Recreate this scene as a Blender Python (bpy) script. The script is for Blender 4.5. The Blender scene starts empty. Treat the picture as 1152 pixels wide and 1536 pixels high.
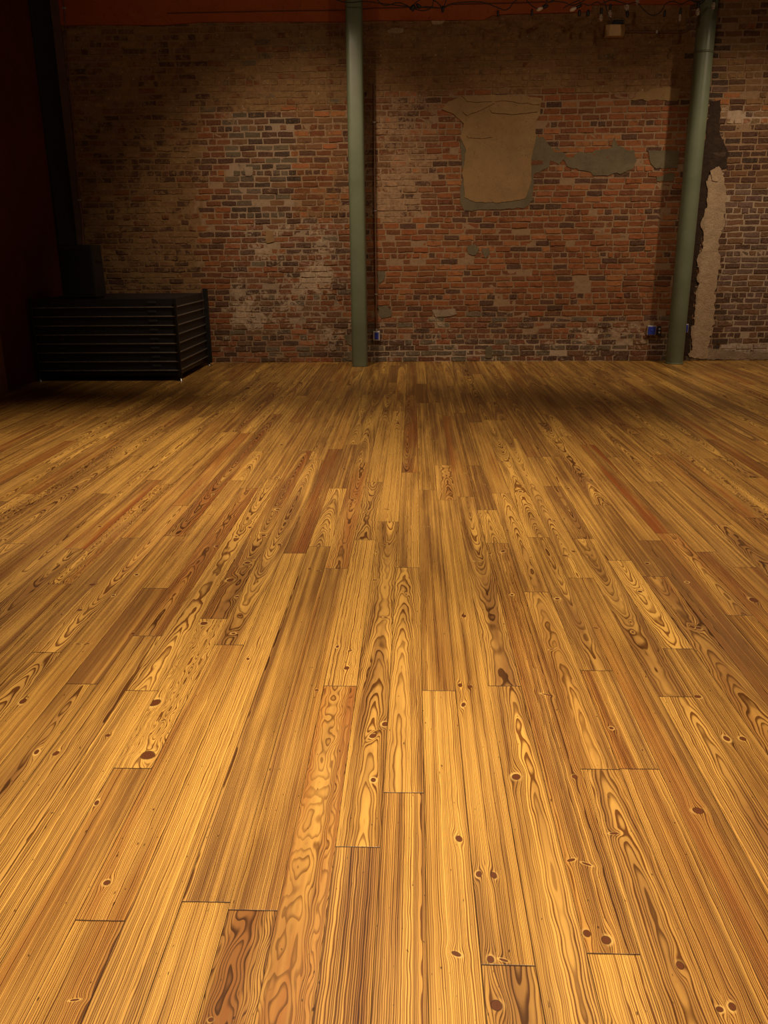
import bpy, bmesh, math, random
import numpy as np
from mathutils import Vector, Matrix, noise as mnoise
random.seed(7)
R = random.Random(11)
sc = bpy.context.scene
COL = sc.collection

# ------------------------------------------------------------------ camera
F = 1246.0; H = 1.419
yc = np.array([45, 392, -F]); yc /= np.linalg.norm(yc)
dn = np.array([35, -3960, -F]); zc = -dn/np.linalg.norm(dn); zc -= zc.dot(yc)*yc; zc /= np.linalg.norm(zc)
xc = np.cross(yc, zc)
M = np.array([xc, yc, zc]); CAM = np.array([0, 0, H])
cd = bpy.data.cameras.new('camera'); cam = bpy.data.objects.new('camera', cd); COL.objects.link(cam)
cam.matrix_world = Matrix([[*M[0], 0], [*M[1], 0], [*M[2], H], [0, 0, 0, 1]])
cd.sensor_fit = 'VERTICAL'; cd.sensor_height = 24; cd.lens = F/1536*24; cd.clip_start = .05; cd.clip_end = 100
sc.camera = cam
def ray(px, py): return M @ np.array([px-576, 768-py, -F])
def on_floor(px, py, z=0):
    r = ray(px, py); return CAM + r*((z-H)/r[2])
def on_y(px, py, Y):
    r = ray(px, py); return CAM + r*(Y/r[1])
def proj(p):
    c = M.T @ (np.array(p)-CAM); return 576+F*c[0]/-c[2], 768-F*c[1]/-c[2]

YW = 11.23; XL = -4.40; XR = 8.2; ZT = 5.0

# ------------------------------------------------------------------ helpers
def tag(o, label=None, cat=None, group=None, kind=None):
    if label: o['label'] = label
    if cat: o['category'] = cat
    if group: o['group'] = group
    if kind: o['kind'] = kind
    return o
def empty(name, loc, rz=0):
    o = bpy.data.objects.new(name, None); COL.objects.link(o); o.location = loc; o.rotation_euler = (0, 0, rz); o.empty_display_size = .1
    return o
def obj(name, bm, mat, parent=None, smooth=False):
    me = bpy.data.meshes.new(name); bm.to_mesh(me); bm.free()
    o = bpy.data.objects.new(name, me); COL.objects.link(o)
    if mat: me.materials.append(mat)
    if parent: o.parent = parent
    if smooth:
        for p in me.polygons: p.use_smooth = True
    return o
def box(bm, x0, x1, y0, y1, z0, z1, bev=0):
    r = bmesh.ops.create_cube(bm, size=1)
    vs = r['verts']
    bmesh.ops.scale(bm, vec=(x1-x0, y1-y0, z1-z0), verts=vs)
    bmesh.ops.translate(bm, vec=((x0+x1)/2, (y0+y1)/2, (z0+z1)/2), verts=vs)
    if bev:
        es = list({e for v in vs for e in v.link_edges})
        bmesh.ops.bevel(bm, geom=es, offset=bev, segments=2, affect='EDGES', profile=.5)
def cyl(bm, p, q, r, seg=12, r2=None):
    p = Vector(p); q = Vector(q); d = q-p; L = d.length
    res = bmesh.ops.create_cone(bm, cap_ends=True, segments=seg, radius1=r, radius2=r if r2 is None else r2, depth=L)
    rot = Vector((0, 0, 1)).rotation_difference(d.normalized()).to_matrix().to_4x4()
    bmesh.ops.transform(bm, matrix=Matrix.Translation((p+q)/2) @ rot, verts=res['verts'])
def tube(bm, pts, r, seg=8):
    pts = [Vector(p) for p in pts]; rings = []
    n = len(pts); up = Vector((0, 0, 1))
    prev = None
    for i, p in enumerate(pts):
        t = (pts[min(i+1, n-1)]-pts[max(i-1, 0)]).normalized()
        a = t.cross(up) if prev is None else prev - t*prev.dot(t)
        if a.length < 1e-4: a = t.cross(Vector((1, 0, 0)))
        a.normalize(); prev = a; b = t.cross(a)
        rings.append([bm.verts.new(p + (a*math.cos(k*2*math.pi/seg) + b*math.sin(k*2*math.pi/seg))*r) for k in range(seg)])
    for i in range(n-1):
        for k in range(seg):
            bm.faces.new((rings[i][k], rings[i][(k+1) % seg], rings[i+1][(k+1) % seg], rings[i+1][k]))
    bm.faces.new(rings[0][::-1]); bm.faces.new(rings[-1])
def lathe(bm, prof, c, axis=Vector((0, 0, 1)), seg=14):
    rot = Vector((0, 0, 1)).rotation_difference(Vector(axis).normalized()).to_matrix()
    c = Vector(c); rings = []
    for (r, z) in prof:
        rings.append([bm.verts.new(c + rot @ Vector((max(r, 1e-4)*math.cos(k*2*math.pi/seg), max(r, 1e-4)*math.sin(k*2*math.pi/seg), z))) for k in range(seg)])
    for i in range(len(prof)-1):
        for k in range(seg):
            bm.faces.new((rings[i][k], rings[i][(k+1) % seg], rings[i+1][(k+1) % seg], rings[i+1][k]))
    bm.faces.new(rings[0][::-1]); bm.faces.new(rings[-1])

# ------------------------------------------------------------------ node expression helper
class G:
    def __init__(s, name):
        s.m = bpy.data.materials.new(name); s.m.use_nodes = True
        s.nt = s.m.node_tree; s.nt.nodes.clear()
        s.out = s.nt.nodes.new('ShaderNodeOutputMaterial'); s.b = s.nt.nodes.new('ShaderNodeBsdfPrincipled')
        s.nt.links.new(s.b.outputs[0], s.out.inputs[0])
    def put(s, sock, v):
        if isinstance(v, bpy.types.NodeSocket): s.nt.links.new(v, sock)
        else: sock.default_value = v
    def m_(s, op, a, b=None, c=None, clamp=False):
        n = s.nt.nodes.new('ShaderNodeMath'); n.operation = op; n.use_clamp = clamp
        s.put(n.inputs[0], a)
        if b is not None: s.put(n.inputs[1], b)
        if c is not None: s.put(n.inputs[2], c)
        return n.outputs[0]
    def add(s, a, b): return s.m_('ADD', a, b)
    def sub(s, a, b): return s.m_('SUBTRACT', a, b)
    def mul(s, a, b, clamp=False): return s.m_('MULTIPLY', a, b, clamp=clamp)
    def div(s, a, b): return s.m_('DIVIDE', a, b)
    def mad(s, a, b, c): return s.m_('MULTIPLY_ADD', a, b, c)
    def lin(s, x, a, b, lo=0., hi=1.):     # clamped map range
        n = s.nt.nodes.new('ShaderNodeMapRange'); n.interpolation_type = 'LINEAR'; n.clamp = True
        s.put(n.inputs[0], x); s.put(n.inputs[1], a); s.put(n.inputs[2], b); s.put(n.inputs[3], lo); s.put(n.inputs[4], hi)
        return n.outputs[0]
    def sst(s, x, a, b, lo=0., hi=1.):
        n = s.nt.nodes.new('ShaderNodeMapRange'); n.interpolation_type = 'SMOOTHSTEP'
        s.put(n.inputs[0], x); s.put(n.inputs[1], a); s.put(n.inputs[2], b); s.put(n.inputs[3], lo); s.put(n.inputs[4], hi)
        return n.outputs[0]
    def attr(s, name):
        n = s.nt.nodes.new('ShaderNodeAttribute'); n.attribute_name = name; return n
    def sep(s, v):
        n = s.nt.nodes.new('ShaderNodeSeparateXYZ'); s.put(n.inputs[0], v); return n.outputs[0], n.outputs[1], n.outputs[2]
    def xyz(s, x, y, z):
        n = s.nt.nodes.new('ShaderNodeCombineXYZ'); s.put(n.inputs[0], x); s.put(n.inputs[1], y); s.put(n.inputs[2], z); return n.outputs[0]
    def noise(s, v, scale=1., detail=2., rough=.5, dist=0., dim='3D'):
        n = s.nt.nodes.new('ShaderNodeTexNoise'); n.noise_dimensions = dim
        if dim == '1D': s.put(n.inputs['W'], v)
        else: s.put(n.inputs['Vector'], v)
        s.put(n.inputs['Scale'], scale); s.put(n.inputs['Detail'], detail); s.put(n.inputs['Roughness'], rough); s.put(n.inputs['Distortion'], dist)
        return n.outputs[0]
    def mix(s, f, a, b, blend='MIX'):
        n = s.nt.nodes.new('ShaderNodeMix'); n.data_type = 'RGBA'; n.blend_type = blend
        s.put(n.inputs[0], f)
        for k, v in ((6, a), (7, b)):
            if not isinstance(v, bpy.types.NodeSocket) and len(v) == 3: v = (*v, 1)
            s.put(n.inputs[k], v)
        return n.outputs[2]
    def bump(s, h, strength=.5, dist=.01):
        n = s.nt.nodes.new('ShaderNodeBump'); s.put(n.inputs['Strength'], strength); s.put(n.inputs['Distance'], dist); s.put(n.inputs['Height'], h)
        s.nt.links.new(n.outputs[0], s.b.inputs['Normal'])
    def obco(s):
        n = s.nt.nodes.new('ShaderNodeTexCoord'); return n.outputs['Object']
    def fin(s, base=None, rough=.5, metal=0., spec=None):
        if base is not None:
            if not isinstance(base, bpy.types.NodeSocket) and len(base) == 3: base = (*base, 1)
            s.put(s.b.inputs['Base Color'], base)
        s.put(s.b.inputs['Roughness'], rough); s.put(s.b.inputs['Metallic'], metal)
        if spec is not None: s.put(s.b.inputs['Specular IOR Level'], spec)
        return s.m

def plain(name, col, rough=.5, metal=0., var=.12, scale=9., bump=.0, spec=None):
    g = G(name); v = g.obco(); n = g.noise(v, scale, 4, .6)
    c2 = tuple(c*(1-var*2) for c in col); c1 = tuple(min(1, c*(1+var)) for c in col)
    base = g.mix(g.lin(n, .3, .7), c2, c1)
    if bump: g.bump(g.noise(v, scale*6, 3, .6), bump, .004)
    return g.fin(base, g.lin(n, .3, .7, max(0, rough-.06), min(1, rough+.06)), metal, spec)

# ------------------------------------------------------------------ FLOOR
BW = .112; X0 = .0315
rowof = lambda x: math.floor((x-X0)/BW)
joints_px = [(147,1381),(200,1152.5),(214,1036),(124,1026),(70,978.5),(308,1353),(379,1365.5),(537,1270.6),(513,1029),
    (603,1189),(659,1036),(756,1029),(760,1448),(918,1431),(900,1154),(955,1153.5),(895,1006),(1017,973),(1015,1045),(1112,923),
    (985,864.5),(1064,828),(988,811),(874,808),(806,888),(753,815),(613,851.5),(444,830),(549,810),(262,804),(198,807),
    (671,750),(637,735),(1085,787),(882,867),(745,765)]
jd = {}
for (px, py) in joints_px:
    p = on_floor(px, py); jd.setdefault(rowof(p[0]), []).append(p[1])
# knots: px, py, radius in mm
knots_px = [(415,716,13),(426,732,13),(416,764,14),(375,791,12),(396,803,15),(371,844,15),(345,870,15),(356,895,12),(306,935,16),(233,1054,17),(222,1133,20),
    (774,1165,13),(685,1431,10),(736,1439,9),(755,1440,9),(718,1311,9),(741,1313,8),(688,1258,9),(1047,1216,14),(921,1250,9),(862,1165,9),(857,1290,9),(880,1296,9),
    (1048,942,12),(1090,1108,14),(1114,1108,12),(971,845,11),(1130,900,20),(118,966,9),(130,966,9),(120,915,9),(695,1057,10),(820,1042,10),(559,1104,12),(577,1086,10),
    (34,1052,14),(84,1130,10),(55,1128,10),(162,1103,8),(145,1204,9),(559,1099,9),(578,926,8),(1038,940,11),(893,942,9),(946,933,6),(949,948,7),(1047,1045,10),
    (1020,1448,9),(1080,1514,8),(1098,1510,10),(1020,1430,14),(745,1508,12),(506,970,9),(525,976,9),(520,1002,10),(475,1035,6),(202,950,8),(690,1028,9),(705,1030,8),
    (735,830,8),(768,892,8),(715,842,8),(836,898,12),(600,850,8),(565,828,8),(563,870,8),(477,856,10),(465,853,8),(205,862,12),(170,893,10),(350,950,9),(360,923,9),
    (880,1400,10),(910,1410,10),(112,1500,7),(245,1080,6),(560,1170,8),(150,790,12),(290,737,10),(720,770,9),(860,827,9),(640,790,8),(610,775,7),(300,728,8)]
kd = {}
for (px, py, r) in knots_px:
    p = on_floor(px, py); kd.setdefault(rowof(p[0]), []).append((p[1], p[0], r/1000))
# tone overrides: px, py, tone(0 pale gold .. 1 dark brown), red, type
S, Cc, W = 0, 1, 2      # straight, cathedral, wild
ov_px = [(500,1120,.55,.45,W),(545,1150,.75,.1,Cc),(540,1400,.6,.15,S),(350,1450,.8,.3,W),(400,1200,.4,.0,Cc),(300,1450,.2,0,S),(330,1250,.35,.1,S),
    (230,1400,.25,0,S),(120,1450,.35,.25,S),(160,1300,.3,.45,S),(60,1450,.35,.3,S),(600,1350,.35,.1,S),(610,1100,.3,.05,S),(660,1250,.25,.05,Cc),(655,980,.75,.05,Cc),
    (740,1300,.45,0,S),(775,1500,.65,.1,Cc),(800,1300,.4,0,Cc),(750,950,.6,0,Cc),(870,1300,.35,.75,S),(790,900,.45,.6,S),(920,1480,.12,0,S),(960,1330,.45,.15,Cc),
    (1030,1300,.4,.25,S),(840,1080,.55,.25,S),(925,1080,.4,.35,S),(1090,1300,.6,.45,S),(960,1030,.7,.4,S),(1110,1170,.35,.05,Cc),(960,870,.05,0,Cc),(940,960,.12,.1,S),
    (1060,980,.7,.2,Cc),(1110,880,.7,.35,S),(1110,960,.85,.2,S),(1010,1110,.65,.0,Cc),(1060,1150,.5,.1,Cc),(250,1010,.4,.0,Cc),(300,950,.3,0,W),(210,1080,.15,0,S),
    (150,1080,.5,.05,Cc),(90,1150,.45,0,S),(420,1000,.4,0,S),(450,960,.55,0,S),(370,1000,.3,0,S),(330,1060,.25,0,S),(480,900,.5,.25,S),(520,900,.15,0,S),(560,950,.55,0,Cc),
    (600,950,.5,.0,Cc),(700,950,.35,0,S),(720,1050,.35,0,S),(540,830,.05,0,S),(650,850,.55,.1,S),(690,700,.55,.5,S),(595,655,.0,0,S),(620,720,.25,0,S),(850,600,.3,.0,S),
    (140,810,.5,.7,S),(250,740,.55,.3,S),(430,680,.6,.3,S),(730,730,.7,0,S),(750,780,.15,0,Cc),(800,820,.6,.1,Cc),(500,760,.4,0,Cc),(480,1300,.5,.45,W),
    (860,950,.6,.0,Cc),(870,1020,.55,.1,Cc),(900,720,.4,.1,S),(1000,700,.5,.3,S),(655,1400,.25,0,S),(1140,1400,.5,.35,S)]
ov = {}
for (px, py, t, r, ty) in ov_px:
    p = on_floor(px, py); ov.setdefault(rowof(p[0]), []).append((p[1], t, r, ty))

Y_START = -1.5
LV = {k: [] for k in ('bpos', 'ring', 'ring2', 'tone', 'kn', 'ends')}
fverts = []; ffaces = []
def quad(x0, x1, y0, y1, seed, ring, ring2, tone, kn, a0, L, xm=None):
    i = len(fverts)
    cs = [(x0, y0), (x1, y0), (x1, y1), (x0, y1)]
    fverts.extend([(x, y, 0) for x, y in cs]); ffaces.append((i, i+1, i+2, i+3))
    xm = (x0+x1)/2 if xm is None else xm
    for x, y in cs:
        LV['bpos'] += [y, x-xm, seed]; LV['ring'] += ring; LV['ring2'] += ring2; LV['tone'] += tone
        if kn:
            p_, q_ = (y-kn[0]), (x-kn[1]); ca, sa, ax, ay = kn[3]
            LV['kn'] += [(p_*ca+q_*sa)*ax, (q_*ca-p_*sa)*ay, kn[2]]
        else: LV['kn'] += [9, 9, .01]
        LV['ends'] += [y-a0, a0+L-y, 0]
for row in range(rowof(XL), rowof(XR)+1):
    x0 = X0+row*BW; x1 = x0+BW
    x0 = max(x0, XL); x1 = min(x1, XR)
    js = sorted(jd.get(row, []))
    rr = random.Random(row*13+5)
    if not js: js = [rr.uniform(.2, 3.2)]
    while js[-1] < YW: js.append(js[-1]+rr.choice([rr.uniform(.7, 1.5), rr.uniform(1.3, 3.2), rr.uniform(1.5, 3.5)]))
    js = [Y_START]+[j for j in js if j < YW-.15]+[YW]
    for a, b in zip(js[:-1], js[1:]):
        L = b-a; seed = rr.uniform(0, 90)
        tone = min(1, max(0, rr.gauss(.53, .16))); red = max(0, rr.gauss(0, .3)); ty = rr.choices([S, Cc, W], [.56, .39, .05])[0]
        for (yy, t, r_, ty_) in ov.get(row, []):
            if a < yy < b: tone, red, ty = t, r_, ty_
        if ty == S: v0 = rr.choice([-1, 1])*rr.uniform(.05, .16); d0 = rr.uniform(0, .02); sl = rr.uniform(0, .01); A = .02; sp = rr.uniform(.0032, .0050)
        elif ty == Cc: v0 = rr.uniform(-.025, .025); d0 = rr.uniform(.016, .032); sl = rr.uniform(.018, .034); A = .018; sp = rr.uniform(.0033, .0048)
        else: v0 = rr.uniform(-.05, .05); d0 = rr.uniform(.0, .05); sl = rr.uniform(0, .03); A = .06; sp = rr.uniform(.0045, .0065)
        ks = [k for k in kd.get(row, []) if a < k[0] < b]
        nfar = 0
        if not ks or L > 2.5:
            for _ in range(int(rr.random() < .8)+int(L*rr.uniform(.2, .9))):
                yy = rr.uniform(a+.1, b-.1); xm = (x0+x1)/2
                if yy < 3 and ks: continue
                ks.append((yy, xm+rr.uniform(-.04, .04), rr.uniform(.005, .012)))
        ks = sorted(ks)
        kk = []
        for k in ks:
            if rr.random() < .4 and k[2] < .0115: an = rr.uniform(-.5, .5); sh = (math.cos(an), math.sin(an), rr.uniform(1.4, 2.4), rr.uniform(.4, .7))
            else: an = rr.uniform(-.4, .4); sh = (math.cos(an), math.sin(an), rr.uniform(.7, 1.2), rr.uniform(.8, 1.25))
            k = (k[0], min(max(k[1], x0+.008), x1-.008), k[2]*(.66 if sh[2] > 1.3 else .76), sh)
            if kk and k[0]-kk[-1][-1][0] < .05 and len(kk[-1]) == 1:
                if abs(k[1]-kk[-1][0][1]) > .014: kk[-1].append(k)
                continue
            kk.append([k])
        # knots lying side by side: split the board lengthwise between them when they share a position
        cuts = [a]+[(p[-1][0]+q[0][0])/2 for p, q in zip(kk[:-1], kk[1:])]+[b]
        ring = [v0, d0, {S: .25, Cc: .5, W: 1.6}[ty]]; ring2 = [sl, A, sp]; tn = [tone, red, rr.uniform(.95, 1.35)*{S: 1.1, Cc: .82, W: .8}[ty]]
        if not kk: quad(x0, x1, a, b, seed, ring, ring2, tn, None, a, L)
        else:
            for i, kg in enumerate(kk):
                if len(kg) == 1: quad(x0, x1, cuts[i], cuts[i+1], seed, ring, ring2, tn, kg[0], a, L)
                else:
                    kg.sort(key=lambda q: q[1]); xs = (kg[0][1]+kg[1][1])/2
                    quad(x0, xs, cuts[i], cuts[i+1], seed, ring, ring2, tn, kg[0], a, L, (x0+x1)/2)
                    quad(xs, x1, cuts[i], cuts[i+1], seed, ring, ring2, tn, kg[1], a, L, (x0+x1)/2)
me = bpy.data.meshes.new('floor'); me.from_pydata(fverts, [], ffaces)
for k, v in LV.items():
    at = me.attributes.new(k, 'FLOAT_VECTOR', 'CORNER'); at.data.foreach_set('vector', np.array(v, dtype=np.float32))
me.update()
floor = bpy.data.objects.new('floor', me); COL.objects.link(floor); floor['kind'] = 'structure'
floor['label'] = 'stained and varnished knotty pine plank floor'

def floor_mat():
    g = G('varnished_pine')
    vec = lambda n: g.sep(g.attr(n).outputs['Vector'])
    u, v, seed = vec('bpos'); v0, d0, wild = vec('ring'); sl, A, sp = vec('ring2'); tone, red, con = vec('tone'); du, dv, KR = vec('kn'); ea, eb, _ = vec('ends')
    n1 = g.sub(g.noise(g.xyz(g.mul(u, .9), g.mul(v, 2.5), g.mul(seed, 7.3)), 1, 2), .5)
    n2 = g.sub(g.noise(g.xyz(g.mul(u, 6), g.mul(v, 30), g.mul(seed, 3.1)), 1, 2), .5)
    n3 = g.sub(g.noise(g.xyz(g.mul(u, 13), g.mul(v, 30), g.mul(seed, 5.7)), 1, 0, .5), .5)
    kd2 = g.add(g.m_('POWER', g.div(du, g.mul(KR, 4.5)), 2.), g.m_('POWER', g.div(dv, g.mul(KR, 2.1)), 2.))
    Ek = g.m_('EXPONENT', g.mul(kd2, -1.))
    ve = g.sub(g.sub(v, v0), g.mul(g.mul(dv, Ek), .85))
    h = g.add(g.add(d0, g.mul(g.add(g.m_('SINE', g.mad(ea, 1.7, seed)), 1.), sl)), g.mul(n1, A))
    h = g.add(h, g.mul(Ek, g.mul(KR, 1.3)))
    r = g.m_('SQRT', g.add(g.mul(ve, ve), g.mul(h, h)))
    warp = g.mul(g.sub(g.noise(g.mad(r, 90., seed), 1, 1, dim='1D'), .5), 1.6)
    ph = g.add(g.add(g.div(r, sp), warp), g.add(g.mul(n2, .9), g.mul(g.mul(n3, wild), 2.6)))
    fr = g.m_('FRACT', ph); ringid = g.m_('FLOOR', ph)
    late = g.mul(g.sst(fr, .38, .84), g.sst(fr, .90, 1., 1., 0.))
    wn = g.nt.nodes.new('ShaderNodeTexWhiteNoise'); wn.noise_dimensions = '1D'; g.put(wn.inputs['W'], g.add(ringid, seed))
    late = g.mul(late, g.lin(wn.outputs[0], 0, 1, .65, 1.3))
    late = g.mul(late, g.mul(con, g.lin(g.noise(g.xyz(g.mul(u, 1.6), g.mul(v, 9), seed), 1, 2), .3, .7, .7, 1.4)))
    fib = g.noise(g.xyz(g.mul(u, 22), g.mul(v, 900), seed), 1, 2)
    # wide colour bands running with the grain, plus blotchy stain
    band = g.noise(g.xyz(g.mul(u, .5), g.mul(r, 75), g.mul(seed, 1.7)), 1, 2)
    blot = g.noise(g.xyz(g.mul(u, 1.2), g.mul(v, 15), g.mul(seed, 2.9)), 1, 4, .6)
    t = g.m_('ADD', tone, g.mul(g.sub(g.add(g.mul(band, 1.), g.mul(blot, .9)), .93), 2.2), clamp=True)
    early = g.mix(t, PALE, BROWN)
    rb = g.mul(red, g.sst(g.noise(g.xyz(g.mul(u, .8), g.mul(v, 16), g.mul(seed, 4.1)), 1, 3), .36, .70))
    early = g.mix(g.m_('MULTIPLY', rb, 1.5, clamp=True), early, REDW)
    dark = g.mix(t, LATE1, LATE2)
    col = g.mix(g.m_('MULTIPLY', late, .95, clamp=True), early, dark)
    col = g.mix(g.lin(fib, .35, .75, 0, .35), col, g.mix(.5, col, dark))
    # dirt specks, pin holes
    sp_ = g.noise(g.xyz(g.mul(u, 45), g.mul(v, 110), g.mul(seed, 9.)), 1, 1)
    col = g.mix(g.sst(sp_, .74, .8, 0, .8), col, (.035, .012, .005))
    # knots
    k = g.div(g.m_('SQRT', g.add(g.m_('POWER', g.mul(du, .85), 2.), g.m_('POWER', dv, 2.))), KR)
    k = g.add(k, g.mul(n3, .5))
    col = g.mix(g.mul(g.mul(g.sst(k, 2.1, 1.3), g.lin(n3, -.15, .2)), .75), col, KPALE)
    col = g.mix(g.mul(g.mul(g.sst(k, .8, 1.02), g.sst(k, 1.22, 1.05)), .9), col, (.05, .015, .006))
    krings = g.m_('FRACT', g.mul(k, 2.6))
    kc = g.mix(krings, (.085, .026, .010), (.17, .058, .018))
    col = g.mix(g.sst(k, 1., .9), col, kc)
    # gaps between boards
    ed = g.m_('MINIMUM', g.add(v, BW/2), g.sub(BW/2, v))
    gn = g.noise(g.xyz(g.mul(u, 1.1), g.mul(g.m_('SIGN', v), 3.), seed), 1, 3)
    gw = g.lin(gn, .38, .62, .00010, .0011)
    gap = g.sst(ed, g.add(gw, .0007), g.mul(gw, .5))
    ee = g.m_('MINIMUM', ea, eb)
    gap = g.m_('MAXIMUM', gap, g.mul(g.sst(g.add(ee, g.mul(n3, .0015)), .0026, .0012), .95))
    col = g.mix(g.mul(gap, .93), col, (.018, .007, .003))
    g.bump(g.sub(g.sub(g.mul(fib, .1), g.mul(late, .25)), g.mul(gap, 2.)), .35, .0008)
    rough = g.lin(g.noise(g.xyz(g.mul(u, 1.3), g.mul(v, 4), seed), 1, 3), .3, .7, .30, .44)
    g.put(g.b.inputs['Specular IOR Level'], .5)
    return g.fin(col, rough)
PALE = (.76, .45, .100); BROWN = (.29, .143, .038); REDW = (.33, .095, .020)
LATE1 = (.20, .078, .014); LATE2 = (.060, .023, .006); KPALE = (.78, .50, .14)
me.materials.append(floor_mat())

# ------------------------------------------------------------------ BRICK WALL
def inpoly(x, y, P):
    c = False; n = len(P); j = n-1
    for i in range(n):
        if (P[i][1] > y) != (P[j][1] > y) and x < (P[j][0]-P[i][0])*(y-P[i][1])/(P[j][1]-P[i][1])+P[i][0]: c = not c
        j = i
    return c
RED = (.25, .078, .022); REDB = (.17, .055, .020); DKB = (.085, .038, .022); BRN = (.17, .08, .034); TAN = (.24, .135, .055); GRY = (.12, .09, .055); BLK = (.05, .03, .02); PUR = (.15, .085, .06); WHT = (.45, .37, .28); ORG = (.32, .12, .04)
MT = (.31, .20, .11); MTAN = (.24, .14, .058); MWH = (.46, .35, .235); MLF = (.34, .245, .155); MGR = (.26, .20, .12)
BLOBS = [(470,418,26,24,.5),(398,372,22,24,.35),(365,470,34,22,.42),(440,310,36,34,.2),(488,352,24,40,.25),(508,505,22,18,.3),(335,522,22,24,.3),(430,460,30,30,.25),
    (600,285,24,34,.3),(588,190,36,18,.25),(640,240,20,14,.25),(690,165,22,16,.4),(930,492,60,20,.2),(980,140,60,9,.5),(1108,186,26,6,.5),(830,230,26,22,.3),(660,485,22,22,.25),
    (575,330,18,40,.22),(880,505,26,14,.3),(750,440,16,10,.2),(340,175,16,14,.4),(425,170,40,10,.3),(320,380,14,40,.15),(1100,490,30,20,.2),(470,500,30,20,.2),(500,270,18,26,.2)]
def zone(px, py, rnd):
    pal, m, s, c = zone_(px, py, rnd)
    for (x, y, a, b, w) in BLOBS: s += .72*w*math.exp(-((px-x)/a)**2-((py-y)/b)**2)
    return pal, m, s, c
def zone_(px, py, rnd):
    """palette [(colour, weight)...], mortar colour, smear weight, smear colour"""
    j = rnd.uniform(-9, 9); k = rnd.uniform(-5, 5); x = px+j; y = py+k
    if 341 < px < 441 and 168 < py < 332: return [(GRY, 5), (DKB, 3), (BLK, 2), (BRN, 3)], MLF, .14, MT
    if x > 1084:
        if y < 165: return [(TAN, 6), (BRN, 2.2), (DKB, 1.6), (ORG, .8)], MT, .3, TAN
        if y < 182: return [(ORG, 2), (TAN, 3), (DKB, 1)], MWH, .3, MWH
        if y < 280: return [(DKB, 5), (BLK, 2), (BRN, 3)], MT, .12, MT
        if y > 515: return [(WHT, 4), (PUR, 3), (DKB, 2)], MWH, .5, WHT
        return [(PUR, 6), (DKB, 3), (BRN, 3)], MWH, .16, MWH
    if x > 1040: return [(DKB, 4), (BLK, 3), (PUR, 2)], MT, .2, MT
    if x < 300:
        if y < 60: return [(TAN, 4), (BRN, 3), (DKB, 2)], MTAN, .35, MTAN
        return [(TAN, 3.4), (BRN, 3), (DKB, 3.2), (REDB, 1.4)], MTAN, .40, MTAN
    if x < 342 and y > 170: return [(REDB, 5), (RED, 2), (DKB, 2)], MT, .12, MT
    if x < 525:
        if y < 165: 
            return [(TAN, 5), (BRN, 3), (GRY, 1), (REDB, .8)], MTAN, .42, MTAN
        if y > 495: return [(RED, 3), (ORG, 1), (DKB, 3), (GRY, 2), (BRN, 3)], MT, .24, MWH
        if y > 420 and x < 410: return [(RED, 2), (BRN, 3), (DKB, 2)], MLF, .30, MWH
        if y < 330: return [(REDB, 4), (ORG, 2), (BRN, 3), (DKB, 1.5)], MT, .28, TAN
        return [(RED, 4), (REDB, 3), (DKB, 2.6), (BRN, 2), (GRY, .8)], MLF, .24, MWH
    if y < 138: return [(TAN, 6), (BRN, 3), (REDB, .3), (GRY, .3)], MTAN, .45, TAN
    if y > 512: return [(DKB, 4), (GRY, 3), (REDB, 3), (BRN, 1)], MWH, .28, MWH
    if y > 472 : return [(RED, 3), (REDB, 3), (DKB, 4), (GRY, 1)], MT, .24, MWH
    if x < 650 and y < 330: return [(REDB, 4), (DKB, 2.5), (BRN, 3), (ORG, 1.5)], MT, .38, MT
    return [(RED, 6), (REDB, 4), (DKB, 1.8), (ORG, 2)], MT, .16, MT
def pick(pal, rnd):
    c = rnd.choices([p[0] for p in pal], [p[1] for p in pal])[0]
    q = rnd.uniform(.82, 1.18); w = rnd.uniform(.93, 1.07)
    return (c[0]*q, c[1]*q*w, c[2]*q)

wv = []; wf = []; wc = []; wsm = []; wsc = []; wib = []
def addv(p, col, sm, scol, ib):
    wv.append(p); wc.append((*col, 1)); wsm.append(sm); wsc.append((*scol, 1)); wib.append(ib); return len(wv)-1
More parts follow.
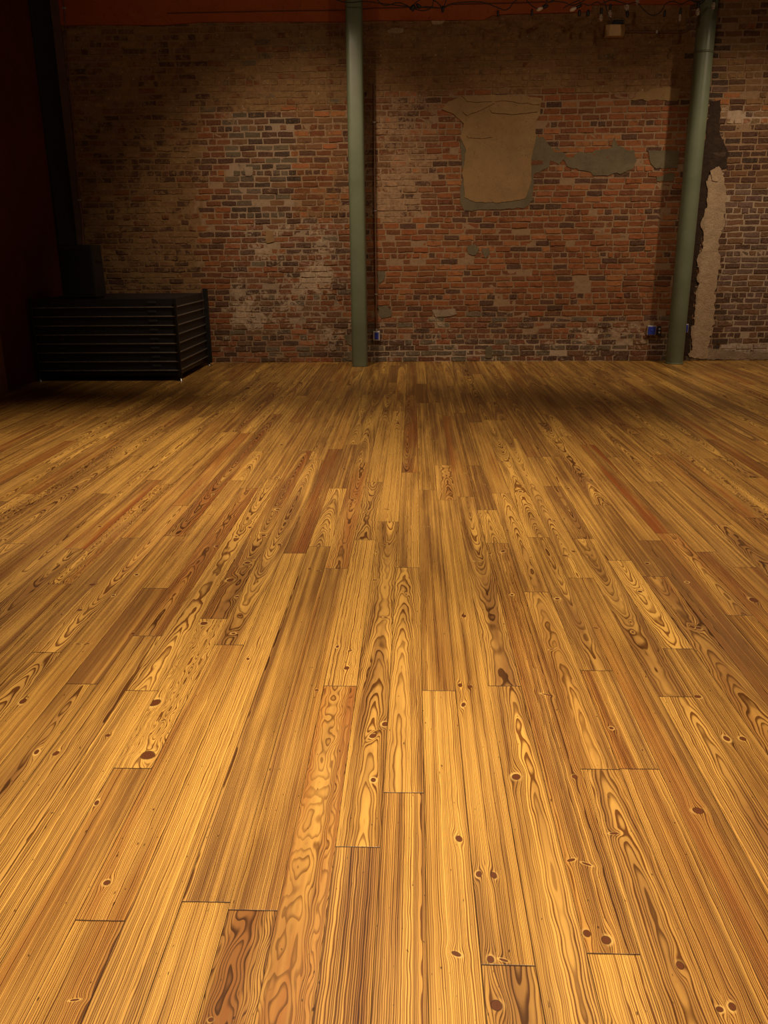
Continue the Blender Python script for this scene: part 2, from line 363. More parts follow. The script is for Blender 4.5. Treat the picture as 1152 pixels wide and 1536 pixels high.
# mortar bed
NX, NZ = 300, 130
rb = random.Random(3)
def mortar(x, z):
    px, py = proj((x, YW, z)); _, m, s, sc_ = zone(px, py, rb); return m, s, sc_
gi = {}
for i in range(NX+1):
    for k in range(NZ+1):
        x = XL+(XR-XL)*i/NX; z = ZT*k/NZ
        m, s, sc_ = mortar(x, z)
        gi[i, k] = addv((x, YW+.004*mnoise.noise(Vector((x*5, z*5, 0))), z), m, s, sc_, 0.)
for i in range(NX):
    for k in range(NZ): wf.append((gi[i, k], gi[i+1, k], gi[i+1, k+1], gi[i, k+1]))
CH = .0731
ncourse = int(ZT/CH)
for c in range(ncourse):
    z0 = c*CH+.006; hdr = (c % 7 == 4); hh = CH-.013
    x = XL+.01-rb.uniform(0, .1)
    while x < XR-.05:
        L = (rb.gauss(.099, .006) if hdr else rb.gauss(.203, .010))
        if not hdr and rb.random() < .07: L = .10
        gapx = rb.uniform(.009, .016); zo = .005*math.sin(x*1.3+c*.4)+.004*mnoise.noise(Vector((x*2.2, c*.3, 3.3)))+rb.uniform(-.002, .002)
        xa, xb = max(x, XL+.002), min(x+L-gapx, XR); x += L
        if xb-xa < .03: continue
        zm = z0+hh/2+zo
        px, py = proj(((xa+xb)/2, YW, zm))
        pal, m, s, sc_ = zone(px, py, rb); col = pick(pal, rb)
        d = max(.001, rb.gauss(.0065, .003)); 
        if rb.random() < .03: d = -.004
        hz = hh/2*rb.uniform(.88, 1.); e = .0035
        j = lambda a=.0035: rb.uniform(-a, a)
        base = []; top = []
        for sx, sz in ((0, -1), (1, -1), (1, 1), (0, 1)):
            X = (xb if sx else xa); 
            base.append(addv((X, YW+.01, zm+sz*hz), col, s, sc_, 1.))
        # front outline with 8 points for a worn, slightly irregular face
        for (fx, fz) in ((0, -1), (.33, -1), (.67, -1), (1, -1), (1, 1), (.67, 1), (.33, 1), (0, 1)):
            X = xa+e+(xb-xa-2*e)*fx
            top.append(addv((X+j(.005), YW-d+j(.0025), zm+fz*(hz-e)+j(.005)), col, s+rb.uniform(-.05, .05), sc_, 1.))
        wf.append(tuple(top))
        wf.append((base[0], base[1], top[3], top[2], top[1], top[0])); wf.append((base[1], base[2], top[4], top[3]))
        wf.append((base[2], base[3], top[7], top[6], top[5], top[4])); wf.append((base[3], base[0], top[0], top[7]))
me = bpy.data.meshes.new('wall_back'); me.from_pydata(wv, [], wf)
for nm, tp, dat, key in (('col', 'FLOAT_COLOR', wc, 'color'), ('scol', 'FLOAT_COLOR', wsc, 'color'), ('sm', 'FLOAT', wsm, 'value'), ('ib', 'FLOAT', wib, 'value')):
    at = me.attributes.new(nm, tp, 'POINT'); at.data.foreach_set(key, np.array(dat, dtype=np.float32).ravel())
me.update()
wall = bpy.data.objects.new('wall_back', me); COL.objects.link(wall); wall['kind'] = 'structure'
wall['label'] = 'old brick back wall with smeared mortar'
def brick_mat():
    g = G('old_brick'); P = g.obco()
    col = g.attr('col').outputs['Color']; scol = g.attr('scol').outputs['Color']; sm = g.attr('sm').outputs['Fac']; ib = g.attr('ib').outputs['Fac']
    n = g.noise(P, 5.5, 6, .72, .8); n2 = g.noise(P, 26, 4, .7); n3 = g.noise(P, 70, 3, .6)
    big = g.noise(P, .9, 3, .5)
    th = g.add(g.mad(n, .58, g.mul(n2, .42)), g.mul(g.sub(sm, .40), .50))
    mask = g.sst(th, .485, .545)
    base = g.mix(g.lin(n2, .3, .7, 0, .55), col, g.mix(1., col, (.5, .45, .42), 'MULTIPLY'))
    base = g.mix(g.lin(n3, .4, .8, 0, .35), base, scol)
    sc2 = g.mix(g.lin(n2, .35, .65, 0, .7), g.mix(1., scol, (1.25, 1.25, 1.25), 'MULTIPLY'), g.mix(1., scol, (.5, .45, .4), 'MULTIPLY'))
    base = g.mix(g.mul(mask, .82), base, sc2)
    spk = g.noise(P, 38, 2, .5)
    base = g.mix(g.mul(g.sst(spk, .70, .76), g.lin(sm, .1, .6, .1, .6)), base, (.62, .52, .40))
    base = g.mix(g.mul(g.sst(g.noise(P, 12, 6, .75), .54, .68), .6), base, g.mix(1., base, (.35, .32, .3), 'MULTIPLY'))
    g.bump(g.add(g.mul(n2, .8), g.mul(n3, .5)), .55, .006)
    return g.fin(base, .86, spec=.25)
me.materials.append(brick_mat())

# plaster / cement / paint patches on the brick (children of the wall)
def pts_px(pl): return [on_y(x, y, YW) for x, y in pl]
def patch(name, poly, mat, t=.012, jit=.012, step=.035, holes=None, sd=1):
    rnd = random.Random(sd); P = [Vector((p[0], p[2])) for p in pts_px(poly)]
    out = []
    for a, b in zip(P, P[1:]+P[:1]):
        n = max(1, int((b-a).length/step))
        for i in range(n):
            p = a.lerp(b, i/n); q = Vector((mnoise.noise(Vector((p.x*9, p.y*9, sd))), mnoise.noise(Vector((p.x*9, p.y*9, sd+7)))))
            out.append(p+q*jit*1.8+Vector((rnd.uniform(-jit, jit), rnd.uniform(-jit, jit)))*.5)
    bm = bmesh.new()
    cen = sum(out, Vector((0, 0)))/len(out)
    fr = [bm.verts.new((cen.x+(p.x-cen.x)*1., YW-t, p.y)) for p in out]; bk = [bm.verts.new((p.x, YW+.012, p.y)) for p in out]
    f = bm.faces.new(fr)
    n = len(out)
    for i in range(n): bm.faces.new((fr[i], fr[(i+1) % n], bk[(i+1) % n], bk[i]))
    bmesh.ops.recalc_face_normals(bm, faces=bm.faces)
    if f.normal.y > 0: bmesh.ops.reverse_faces(bm, faces=bm.faces)
    bmesh.ops.triangulate(bm, faces=[f])
    return obj(name, bm, mat, wall)
def rough_mat(name, c1, c2, sc_=5., b=.5, rough=.9):
    g = G(name); P = g.obco(); n = g.noise(P, sc_, 5, .6, .5); n2 = g.noise(P, sc_*6, 4, .65)
    col = g.mix(g.lin(n, .3, .7), c1, c2); col = g.mix(g.sst(n2, .62, .72, 0, .55), col, tuple(c*.45 for c in c2))
    cr = g.noise(P, sc_*.9, 6, .7, 1.5)
    col = g.mix(g.mul(g.sst(g.m_('ABSOLUTE', g.sub(cr, .5)), .012, .003), .35), col, tuple(c*.4 for c in c2))
    g.bump(g.add(g.mul(n2, .5), n), b, .02); return g.fin(col, rough, spec=.2)
M_PLAST = rough_mat('tan_plaster', (.31, .195, .085), (.25, .155, .066), 3.5, .45)
M_CEM = rough_mat('grey_cement', (.17, .135, .080), (.12, .10, .058), 6., .4)
M_PALE = rough_mat('pale_plaster', (.46, .34, .21), (.34, .24, .145), 9., 1.)
M_WHITE = rough_mat('lime_residue', (.34, .26, .17), (.24, .17, .11), 12., .8)
patch('cement_patch', [(690,205),(700,200),(808,205),(812,230),(800,260),(800,300),(785,312),(695,316),(690,300),(694,260)], M_CEM, .013, .010, sd=2)
patch('cement_patch', [(795,210),(815,205),(830,228),(822,250),(800,262),(790,250)], M_CEM, .0135, .012, sd=3)
patch('plaster_patch', [(672,152),(690,146),(735,146),(765,144),(812,148),(810,170),(803,185),(802,215),(796,240),(797,270),(788,298),(760,303),(715,304),(697,296),(694,260),(698,225),(690,205),(696,185),(682,172),(662,165)], M_PLAST, .02, .007, .022, sd=4)
patch('plaster_patch', [(692,144),(742,143),(790,145),(812,149),(808,158),(760,152),(700,153)], M_PLAST, .032, .008, sd=14)
patch('cement_patch', [(862,232),(895,226),(918,220),(921,206),(927,220),(950,226),(955,240),(950,252),(925,262),(893,266),(885,258),(855,252),(843,240)], M_CEM, .013, .014, sd=5)
patch('cement_patch', [(972,226),(1018,226),(1016,252),(985,253),(975,245)], M_CEM, .013, .010, sd=6)
patch('cement_patch', [(820,225),(835,220),(850,235),(838,246),(822,240)], M_CEM, .012, .01, sd=7)
patch('cement_patch', [(985,262),(1012,260),(1010,272),(986,272)], M_CEM, .012, .01, sd=8)
patch('plaster_patch', [(1073,252),(1086,260),(1088,300),(1085,345),(1076,360),(1080,395),(1072,430),(1073,460),(1068,490),(1062,520),(1060,536),(1034,538),(1036,505),(1041,470),(1046,430),(1046,390),(1056,360),(1052,345),(1060,300),(1062,262)], M_PALE, .024, .024, .03, sd=9)
for i, (pl, mt) in enumerate([([(566,408),(577,407),(576,422),(568,426)], M_CEM), ([(566,459),(580,458),(588,466),(586,474),(572,477)], M_CEM),
        ([(700,370),(712,366),(718,374),(714,383),(702,381)], M_CEM), ([(722,374),(733,370),(736,380),(728,388)], M_CEM),
        ([(648,466),(682,463),(685,472),(654,476)], M_WHITE),
        ([(517,502),(529,500),(529,520),(522,516)], M_CEM), ([(521,529),(529,528),(529,542),(522,541)], M_CEM), ([(494,518),(503,515),(504,525),(497,526)], M_WHITE),
        ([(730,520),(737,519),(737,535),(729,536)], M_CEM),
        ([(398,345),(411,348),(410,362),(400,365)], M_PLAST),
        ([(1000,30+100),(1020,132),(1015,152),(985,150),(945,150),(955,140)], M_PLAST),
        ([(1040,520),(1085,524),(1120,530),(1152,528),(1152,538),(1040,540)], M_WHITE), ([(583,44),(603,43),(603,50),(583,50)], M_PALE), ([(645,30),(668,30),(662,38),(648,37)], M_PALE),
           
        ([(366,252),(378,250),(380,262),(368,265)], M_WHITE)]):
    patch('mortar_patch', pl, mt, .011+.001*(i % 5), .012, sd=20+i)
M_DARKM = rough_mat('dark_rubble', (.06, .036, .022), (.035, .022, .015), 14., 1.)
patch('broken_chase', [(1079,150),(1082,205),(1092,222),(1090,248),(1074,262),(1062,300),(1052,360),(1047,400),(1040,460),(1036,500),(1034,539),(1024,539),(1028,460),(1040,330),(1056,215),(1066,150)], M_DARKM, .011, .02, sd=77)
patch('plaster_patch', [(1064,256),(1078,250),(1084,262),(1076,272),(1066,270)], M_PALE, .034, .01, sd=78)
patch('plaster_ridge', [(694,168),(720,160),(740,152),(742,155),(722,165),(700,174)], M_PLAST, .034, .004, sd=79)
patch('plaster_ridge', [(735,166),(770,168),(806,164),(806,168),(770,172),(737,170)], M_PLAST, .034, .004, sd=80)
patch('plaster_ridge', [(700,203),(722,204),(738,206),(722,208),(702,207)], M_PLAST, .030, .004, sd=81)
# painted rust coloured band above the brick
M_RUST = rough_mat('rust_paint', (.36, .085, .012), (.30, .065, .010), 2., .15, .6)
zt = lambda px, py: on_y(px, py, YW)[2]
pb = [(80,39),(150,38),(250,38.5),(300,34),(400,33.5),(518,33.5),(546,31.5),(640,31.5),(725,30.5),(738,24),(760,22),(800,21),(870,19),(886,17),(888,8),(960,7.5),(1040,7.5)]
low = [(on_y(x, y, YW)[0], on_y(x, y, YW)[2]) for x, y in pb]
bm = bmesh.new()
def slab(bm, low, ztop, y0, y1):
    f0 = [bm.verts.new((x, y0, z)) for x, z in low]; f1 = [bm.verts.new((x, y0, ztop)) for x, z in low]
    b0 = [bm.verts.new((x, y1, z)) for x, z in low]
    for i in range(len(low)-1):
        bm.faces.new((f0[i], f0[i+1], f1[i+1], f1[i])); bm.faces.new((b0[i], b0[i+1], f0[i+1], f0[i]))
    n = len(low)-1
    e = bm.verts.new((low[n][0], y1, ztop)); bm.faces.new((f0[n], b0[n], e, f1[n]))
low[0] = (XL+.002, low[0][1])
slab(bm, low, ZT, YW-.03, YW+.01)
obj('painted_band', bm, M_RUST, wall)
# narrow ledge line in the band
bm = bmesh.new()
ln = [(250,20),(420,16.5),(516,15.5),(560,12.5),(618,11),(662,12),(676,7),(700,6),(760,5),(820,3)]
tube(bm, [on_y(x, y, YW-.035) for x, y in ln], .006, 6)
obj('painted_seam', bm, plain('seam_dark', (.10, .03, .012), .7), wall)

# ------------------------------------------------------------------ side walls and ceiling
def pln(name, vs, mat):
    bm = bmesh.new(); bm.faces.new([bm.verts.new(v) for v in vs]); o = obj(name, bm, mat); o['kind'] = 'structure'; return o
M_LEFT = rough_mat('oxblood_paint', (.12, .022, .011), (.085, .016, .009), 1.5, .08, .75)
pln('wall_left', [(XL, -1.5, 0), (XL, YW, 0), (XL, YW, ZT), (XL, -1.5, ZT)], M_LEFT)
pln('ceiling', [(XL, -1.5, ZT), (XL, YW, ZT), (XR, YW, ZT), (XR, -1.5, ZT)], plain('ceiling_dark', (.03, .02, .015), .9))
# black vertical strip between the left wall and the brick
bm = bmesh.new(); box(bm, XL, XL+.035, 10.62, YW-.012, 0, ZT, .004); o = obj('trim_1', bm, plain('black_strip', (.010, .009, .009), .7)); o['kind'] = 'structure'
bm = bmesh.new(); box(bm, XL, XL+.13, YW-.05, YW-.002, 0, ZT, .004); o = obj('trim_2', bm, plain('brown_paint', (.11, .055, .035), .7)); o['kind'] = 'structure'
# plywood facing low on the left wall
bm = bmesh.new(); box(bm, XL, XL+.03, 7.2, 8.80, .0, .90, .004); o = obj('trim_3', bm, plain('plywood_brown', (.22, .085, .02), .6)); o['kind'] = 'structure'

# ------------------------------------------------------------------ columns
M_GREEN = plain('sage_green_paint', (.14, .165, .10), .42, 0, .08, 3., .15)
def column(x, y, r, label, square):
    c = empty('column', (x, y, 0)); tag(c, label, 'column')
    bm = bmesh.new(); seg = 40; rings = []
    zs = [0, .01, 1.2, 2.4, 3.6, ZT]
    for z in zs:
        ring = []
        for k in range(seg):
            a = 2*math.pi*(k+.5)/seg; e = 2/4.2 if square else 1.
            cx = math.copysign(abs(math.cos(a))**e, math.cos(a))*r; cy = math.copysign(abs(math.sin(a))**e, math.sin(a))*r
            s = .985 if z == 0 else 1.
            ring.append(bm.verts.new((cx*s, cy*s, z)))
        rings.append(ring)
    for i in range(len(zs)-1):
        for k in range(seg): bm.faces.new((rings[i][k], rings[i][(k+1) % seg], rings[i+1][(k+1) % seg], rings[i+1][k]))
    bm.faces.new(rings[0][::-1]); bm.faces.new(rings[-1])
    obj('shaft', bm, M_GREEN, c, True)
    return c
c1 = column(-.695, 10.815, .099, 'sage green steel column with squared flat foot, left of the two, before the brick wall', True)
c2 = column(3.365, 10.95, .107, 'round sage green steel column beside the pale plaster strip and blue boxes', False)
bm = bmesh.new()
zj = on_y(1057, 76, 10.84)[2]
lathe(bm, [(.109, -.012), (.113, -.008), (.113, .008), (.109, .012)], (0, 0, zj), seg=32)
obj('joint_band', bm, plain('dark_green', (.10, .11, .06), .5), c2, True)
bm = bmesh.new(); lathe(bm, [(.112, 0), (.115, .004), (.115, .012), (.109, .016)], (0, 0, 0), seg=32)
obj('foot_ring', bm, M_GREEN, c2, True)

# ------------------------------------------------------------------ stack of stage decks on a wheeled rack
M_BLACK = plain('black_board', (.007, .007, .007), .6, 0, .2)
M_ALU = plain('worn_aluminium', (.50, .50, .46), .33, .9, .12, 20)
M_STEEL = plain('black_steel', (.014, .014, .014), .4, .3)
M_RUB = plain('dark_rubber', (.02, .02, .02), .7)
SX0, SX1, SY0, SY1 = -4.33, -2.70, 9.56, 10.90
rack = empty('deck_rack', ((SX0+SX1)/2, (SY0+SY1)/2, 0))
tag(rack, 'black wheeled steel rack holding the stack of stage decks in the left corner', 'rack')
rx = lambda x: x-(SX0+SX1)/2
ry = lambda y: y-(SY0+SY1)/2
bm = bmesh.new()
for y in (SY0+.03, SY1-.03): box(bm, rx(SX0+.02), rx(SX1-.02), ry(y)-.02, ry(y)+.02, .06, .10, .003)
for x in (SX0+.04, (SX0+SX1)/2, SX1-.04): box(bm, rx(x)-.02, rx(x)+.02, ry(SY0+.05), ry(SY1-.05), .062, .098, .003)
obj('base_frame', bm, M_STEEL, rack)
for (x, y, hgt, wd) in ((SX1+.012, SY0-.022, .93, .016), (SX0-.012, SY0-.022, .93, .016), (SX1+.022, SY1+.03, .98, .03), (SX0-.01, SY1+.03, .98, .03)):
    bm = bmesh.new(); box(bm, rx(x)-wd, rx(x)+wd, ry(y)-wd*.8, ry(y)+wd*.8, .035, hgt, .004); obj('post', bm, M_STEEL, rack)
for (x, y) in ((SX1+.012, SY0-.022), (SX0-.012, SY0-.022), (SX1+.012, SY1+.03), (SX0-.01, SY1+.03)):
    bm = bmesh.new(); lathe(bm, [(.012, .036), (.012, .014), (.026, .010), (.028, 0)][::-1], (rx(x), ry(y), 0), seg=16)
    tag(obj('foot', bm, M_ALU, rack, True), 'bright metal foot')
names = ['lowest', 'second from bottom', 'third from bottom', 'fourth from bottom', 'fourth from top', 'third from top', 'second from top', 'topmost']
def make_deck(z):
    d = empty('stage_deck', ((SX0+SX1)/2, (SY0+SY1)/2, z))
    bm = bmesh.new(); box(bm, rx(SX0+.006), rx(SX1-.006), ry(SY0+.006), ry(SY1-.006), .012, .098, .003); obj('deck_panel', bm, M_BLACK, d)
    hx = rx(SX1); hy = ry(SY1)
    for (a0, a1, b0, b1) in ((-hx, hx, -hy-.010, -hy+.010), (hx-.010, hx+.010, -hy, hy), (-hx-.010, -hx+.010, -hy, hy), (-hx, hx, hy-.010, hy+.010)):
        bm = bmesh.new(); box(bm, a0, a1, b0, b1, .0, .012, .003); obj('edge_rail', bm, M_ALU, d)
    for x in (-.55, .55):
        bm = bmesh.new(); box(bm, x-.05, x+.05, -hy-.004, -hy+.008, .045, .07, .003); obj('hand_slot', bm, M_RUB, d)
    return d
DP = .1015; Z0D = .118
dk = make_deck(Z0D)
decks = []
for i in range(8):
    if i == 0: d = dk
    else:
        d = dk.copy(); COL.objects.link(d)
        for ch in list(dk.children):
            c = ch.copy(); COL.objects.link(c); c.parent = d
        d.location.z = Z0D+i*DP
    tag(d, f'black stage deck with metal edge, {names[i]} of the eight stacked', 'stage deck', 'stage decks in the stack')
    decks.append(d)
# black equipment case on top
ZS = Z0D+7*DP+.098
cs = empty('equipment_case', (-3.79, 9.76, ZS+.002)); tag(cs, 'black upright box-shaped case standing on the stack of stage decks', 'case')
bm = bmesh.new(); box(bm, -.2, .2, -.15, .15, .012, .585, .012)
for v in bm.verts:
    if v.co.z > .3: v.co.x *= .96
obj('body', bm, M_BLACK, cs)
bm = bmesh.new(); box(bm, -.175, .175, -.157, -.148, .05, .545, .004); obj('front_panel', bm, plain('black_cloth', (.007, .008, .008), .95, 0, .2, 60, .3), cs)
bm = bmesh.new(); tube(bm, [(.19, -.06, .40), (.213, -.06, .41), (.213, .06, .41), (.19, .06, .40)], .008); obj('handle', bm, M_STEEL, cs)
for (x, y) in ((-.16, -.11), (.16, -.11), (-.16, .11), (.16, .11)):
    bm = bmesh.new(); lathe(bm, [(.016, 0), (.018, .013)], (x, y, 0)); obj('foot', bm, M_RUB, cs)
# white tie tag hanging at the side of the stack
# ------------------------------------------------------------------ electrical boxes and conduits
M_BLUE = plain('blue_plastic', (.02, .045, .38), .45, 0, .1, 30)
M_GALV = plain('galvanised', (.50, .47, .44), .45, .5, .12, 40)
M_WIRE = plain('painted_pipe', (.36, .20, .12), .6, 0, .1)
M_BEIGE = plain('beige_plastic', (.62, .42, .19), .5, 0, .06)
M_BLK = plain('black_plastic', (.015, .013, .012), .5)
def wallbox(px0, px1, py0, py1, dep=.05):
    a = on_y(px0, py1, YW-dep); b = on_y(px1, py0, YW-dep); return a[0], b[0], a[2], b[2]
# left blue outlet with conduit drop
x0, x1, z0, z1 = wallbox(559.5, 570, 496.5, 511)
e = empty('electrical_box', ((x0+x1)/2, YW-.008, z0)); w = (x1-x0)/2; h = z1-z0
tag(e, 'small blue outlet box in a pale frame at the foot of the thin pipe', 'electrical box')
bm = bmesh.new(); box(bm, -w, w, -.045, 0, 0, h, .006); obj('frame', bm, M_GALV, e)
bm = bmesh.new(); box(bm, -w*.55, w*.55, -.052, -.044, h*.15, h*.85, .003); obj('cover', bm, M_BLUE, e)
bm = bmesh.new(); cyl(bm, (0, -.03, h), (0, -.03, h+.03), .014); obj('connector', bm, M_GALV, e)
xb = (x0+x1)/2
p = empty('conduit', (xb, YW-.035, z1+.03)); tag(p, 'thin painted pipe running down the brick wall to the left blue outlet box', 'conduit')
ztop = on_y(558, 125, YW)[2]
bm = bmesh.new(); L = ztop-z1-.03
tube(bm, [(0, 0, 0), (0, 0, L*.3), (-.004, 0, L*.6), (0.002, 0, L)], .008, 8); obj('pipe', bm, M_WIRE, p, True)
for q in (.15, .5, .85):
    bm = bmesh.new(); box(bm, -.016, .016, -.010, .028, L*q-.008, L*q+.008, .002); obj('clip', bm, M_GALV, p)
# right blue box with black socket
x0, x1, z0, z1 = wallbox(970.5, 985, 488.5, 503)
e = empty('electrical_box', ((x0+x1)/2, YW-.008, z0)); w = (x1-x0)/2; h = z1-z0
tag(e, 'bright blue electrical box low on the brick, left of the round column', 'electrical box')
bm = bmesh.new(); box(bm, -w, w, -.04, 0, 0, h, .006); obj('body', bm, M_GALV, e)
bm = bmesh.new(); box(bm, -w*.86, w*.86, -.050, -.039, h*.06, h*.9, .006); obj('cover', bm, M_BLUE, e)
bm = bmesh.new(); box(bm, -w*.3, w*.3, -.056, -.049, h*.4, h*.6, .003); obj('latch', bm, M_BLUE, e)
x0, x1, z0, z1 = wallbox(985.8, 992.5, 489.5, 503)
e = empty('outlet', ((x0+x1)/2, YW-.008, z0)); w = (x1-x0)/2; h = z1-z0
tag(e, 'narrow black outlet with pale sockets, joined to the right of the bright blue box', 'outlet')
bm = bmesh.new(); box(bm, -w, w, -.035, 0, 0, h, .004); obj('plate', bm, M_BLK, e)
for q in (.32, .70):
    bm = bmesh.new(); lathe(bm, [(.013, 0), (.013, .006)], (0, -.036, h*q), axis=(0, -1, 0)); obj('socket', bm, M_GALV, e)
x0, x1, z0, z1 = wallbox(1018, 1033.5, 486, 499)
e = empty('electrical_box', ((x0+x1)/2, YW-.008, z0)); w = (x1-x0)/2; h = z1-z0
tag(e, 'blue electrical box mostly hidden behind the round column, beside the pale plaster strip', 'electrical box')
bm = bmesh.new(); box(bm, -w, w, -.04, 0, 0, h, .006); obj('body', bm, M_GALV, e)
bm = bmesh.new(); box(bm, -w*.86, w*.86, -.050, -.039, h*.06, h*.9, .006); obj('cover', bm, M_BLUE, e)
# beige box at the top with conduit
x0, x1, z0, z1 = wallbox(907, 938, 36, 54.5, .1)
e = empty('emergency_light', ((x0+x1)/2, YW-.012, z0)); w = (x1-x0)/2; h = z1-z0
tag(e, 'beige wall box with a lighter cover, high on the brick under the string lights', 'wall box')
bm = bmesh.new(); box(bm, -w, w, -.09, 0, 0, h, .006); obj('body', bm, plain('tan_plastic', (.42, .27, .11), .5), e)
bm = bmesh.new(); box(bm, -w*.58, w*.60, -.10, -.088, h*.02, h*.98, .006); obj('cover', bm, M_BEIGE, e)
bm = bmesh.new(); box(bm, -.02, .10, -.07, -.02, h, h+.05, .01); obj('lamp_bracket', bm, M_BLK, e)
p = empty('conduit', (x1, YW-.03, z0+.02)); tag(p, 'thin pipe running right from the beige wall box, bending upwards', 'conduit')
base = Vector((x1+.002, YW-.03, 0)); pts = [(938,47.5),(980,48),(1022,48),(1030,46.5),(1034,42),(1035.5,30),(1036,12)]
pw = [on_y(a, b, YW-.03) for a, b in pts]; o0 = Vector((x1, YW-.03, z0+.02))
bm = bmesh.new(); tube(bm, [Vector(q)-o0 for q in pw], .010, 8); obj('pipe', bm, plain('brown_pipe', (.16, .075, .03), .6), p, True)
bm = bmesh.new(); q = Vector(on_y(985, 48, YW-.03))-o0; box(bm, q.x-.01, q.x+.01, -.012, .026, q.z-.018, q.z+.018, .002); obj('clip', bm, M_GALV, p)
# corner conduit on the left
p = empty('conduit', (XL+.2, YW-.045, 1.4)); tag(p, 'thin dark pipe in the left corner of the brick wall, ending behind the case', 'conduit')
pw = [on_y(a, b, YW-.05) for a, b in [(94,-20),(96,12),(104,110),(119,300),(123,330),(125,372),(128,400)]]; o0 = Vector((XL+.2, YW-.045, 1.4))
bm = bmesh.new(); tube(bm, [Vector(q)-o0 for q in pw], .009, 8); obj('pipe', bm, plain('dark_red_pipe', (.16, .06, .05), .6), p, True)
for q in (1, 3, 5):
    v = Vector(pw[q])-o0; bm = bmesh.new(); box(bm, v.x-.016, v.x+.016, -.012, .028, v.z-.01, v.z+.01, .002); obj('clip', bm, M_GALV, p)

# ------------------------------------------------------------------ string lights under the ceiling in front of the wall
YS = 10.55
g = G('clear_bulb_glass'); g.put(g.b.inputs['Transmission Weight'], .85); M_GLASS = g.fin((.95, .9, .82), .05)
M_CAB = plain('black_cable', (.012, .010, .010), .5)
SP = lambda x, y, d=0.: Vector(on_y(x, y, YS+d))
s0 = SP(840, 5)
sl_ = empty('string_light', s0); tag(sl_, 'black cable of string lights with small clear bulbs looping above the brick wall', 'string lights')
bm = bmesh.new()
def cab(pts, r=.0055):
    P = [SP(*p)-s0 for p in pts]; out = []
    for i in range(len(P)-1):
        p0 = P[max(i-1, 0)]; p1 = P[i]; p2 = P[i+1]; p3 = P[min(i+2, len(P)-1)]
        for k in range(5):
            t = k/5; out.append(.5*((2*p1)+(-p0+p2)*t+(2*p0-5*p1+4*p2-p3)*t*t+(-p0+3*p1-3*p2+p3)*t**3))
    out.append(P[-1]); tube(bm, out, r, 6)
cab([(470,-14),(515,3),(545,2),(570,5),(612,10),(620,13),(640,10),(664,12),(680,5),(720,3),(748,12),(756,15),(764,12),(772,2),(785,-6)])
cab([(560,-10),(575,8),(598,4),(618,12),(634,16),(646,12),(650,2),(646,-8)])
cab([(618,12),(626,2),(640,-3),(655,3),(664,12),(668,4),(672,-8)])
cab([(785,-6),(793,4),(800,10),(808,13),(818,6),(826,2),(840,-4)])
cab([(815,-8),(822,3),(832,2),(848,4),(857,8),(868,5),(880,-2),(892,-8)])
cab([(868,5),(876,6),(884,8),(896,3),(902,6),(916,0),(930,3),(941,6),(955,4),(965,14),(975,22),(985,22),(994,14),(998,6),(1010,2),(1022,6),(1036,0),(1047,4),(1060,-4)])
cab([(1036,0),(1050,6),(1060,-2),(1072,-5),(1090,-12)])
cab([(900,-10),(908,6),(912,22),(920,34)])
cab([(845,12),(856,6),(872,-1),(890,-6)])
obj('cable', bm, M_CAB, sl_, True)
def lamp(px, py, dx, dy, bulb=True, sr=.016, br=.020, glass=None):
    """socket at (px,py) pointing along (dx,dy) in the picture's up/right sense; bulb beyond it"""
    c = SP(px, py)-s0; a = Vector((dx, .12, -dy)).normalized()
    bm = bmesh.new(); lathe(bm, [(.008, -.035), (sr*.8, -.028), (sr, -.01), (sr, .022), (sr*.9, .028)], c, a, 12); s = obj('socket', bm, M_BLK, sl_, True)
    if bulb:
        bm = bmesh.new(); lathe(bm, [(.010, .026), (.013, .036), (br, .056), (br*1.04, .07), (br*.9, .086), (br*.55, .097), (.002, .102)], c, a, 14); b = obj('bulb', bm, glass or M_GLASS, sl_, True); b.parent = s
        bm = bmesh.new(); cyl(bm, c+a*.03, c+a*.055, .004, 8); f = obj('filament_stem', bm, M_GALV, s)
    return s
M_WBULB = plain('white_bulb', (.75, .62, .48), .3)
lamp(619, 12, -.5, .6, False, .026); lamp(628, 9, .6, .4, False, .018); lamp(664, 14, 0, 1, False)
lamp(747, 21, 0, 1, False, .014); lamp(798, 19, 0, 1, False, .014)
lamp(818, 10, -.9, .3, True, glass=M_WBULB); lamp(868, 10, -.9, .35, True, glass=M_WBULB)
lamp(869, 20, 0, 1, False, .018); lamp(882, 20, 0, 1, False, .018); lamp(902, 17, .05, 1, True)
lamp(915.5, 11, 0, 1, True, .014, .024); lamp(941, 21, -.15, -1, True, .018, .026); lamp(957, -8, 0, 1, True)
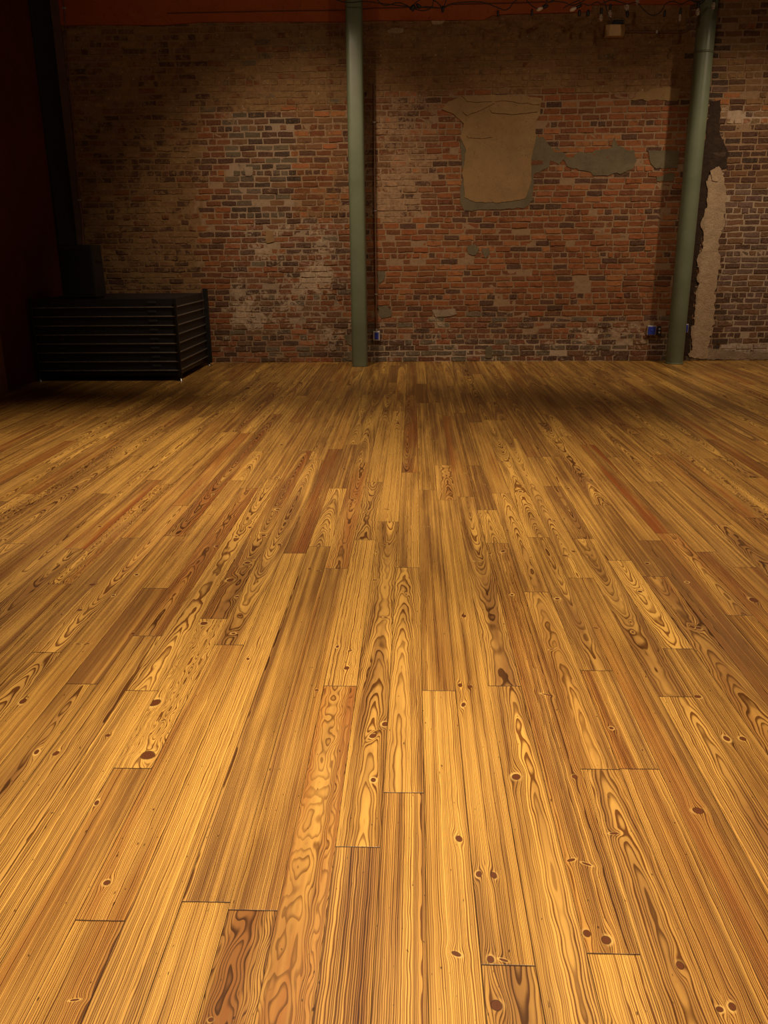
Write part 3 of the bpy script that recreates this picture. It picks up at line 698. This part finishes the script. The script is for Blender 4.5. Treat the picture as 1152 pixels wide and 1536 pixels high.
lamp(997, 21, 0, 1, False, .016); lamp(1021, 17, 0, 1, True, .014, .014); lamp(1047.5, 8, .05, 1, True); lamp(1072, -1, -.1, 1, True)

# ------------------------------------------------------------------ lights
def spot(loc, tgt, power, ang, blend=.6, col=(1, .74, .46), size=.08):
    l = bpy.data.lights.new('spot', 'SPOT'); l.energy = power; l.spot_size = math.radians(ang); l.spot_blend = blend; l.color = col; l.shadow_soft_size = size
    o = bpy.data.objects.new('spot', l); COL.objects.link(o); o.location = loc
    o.rotation_euler = (Vector(tgt)-Vector(loc)).to_track_quat('-Z', 'Y').to_euler(); return o
WARM = (1, .755, .53)
spot((0., 1.0, 4.6), (0.0, .95, 0), 1100, 68, 1., WARM)       # pool around the viewer
spot((-.3, 3.3, 4.6), (-.2, 3.5, 0), 620, 66, 1., WARM)      # centre pool
spot((-.6, 6.1, 4.6), (-.6, 6.3, 0), 420, 70, 1., WARM)
spot((2.4, 4.6, 4.6), (2.5, 4.9, 0), 620, 70, 1., WARM)
spot((-2.7, 5.0, 4.6), (-2.6, 5.3, 0), 620, 72, 1., WARM)
spot((4.2, 8.0, 4.6), (4.2, 8.1, 0), 260, 66, 1., WARM)
spot((-1.35, 8.1, 4.6), (-1.3, 11.2, .5), 360, 82, 1., WARM)   # on to the wall
spot((4.55, 8.6, 4.6), (3.5, 11.2, .5), 290, 82, 1., WARM)
spot((1.6, 8.1, 4.6), (1.5, 11.2, .5), 165, 80, 1., WARM)
spot((1.6, 6.2, 4.4), (1.6, 11.2, 3.9), 45, 110, 1., WARM)     # added faint fill for the upper wall, no lamp known there
spot((-2.2, 6.6, 4.4), (-2.0, 11.2, 3.9), 26, 80, 1., WARM)  # second added fill, lifts the upper left of the wall
w = bpy.data.worlds.new('world'); sc.world = w; w.use_nodes = True
w.node_tree.nodes['Background'].inputs[0].default_value = (1, .72, .5, 1); w.node_tree.nodes['Background'].inputs[1].default_value = .09

sc.view_settings.view_transform = 'Standard'; sc.view_settings.look = 'None'; sc.view_settings.exposure = .14; sc.view_settings.gamma = 1
sc.view_settings.use_curve_mapping = False
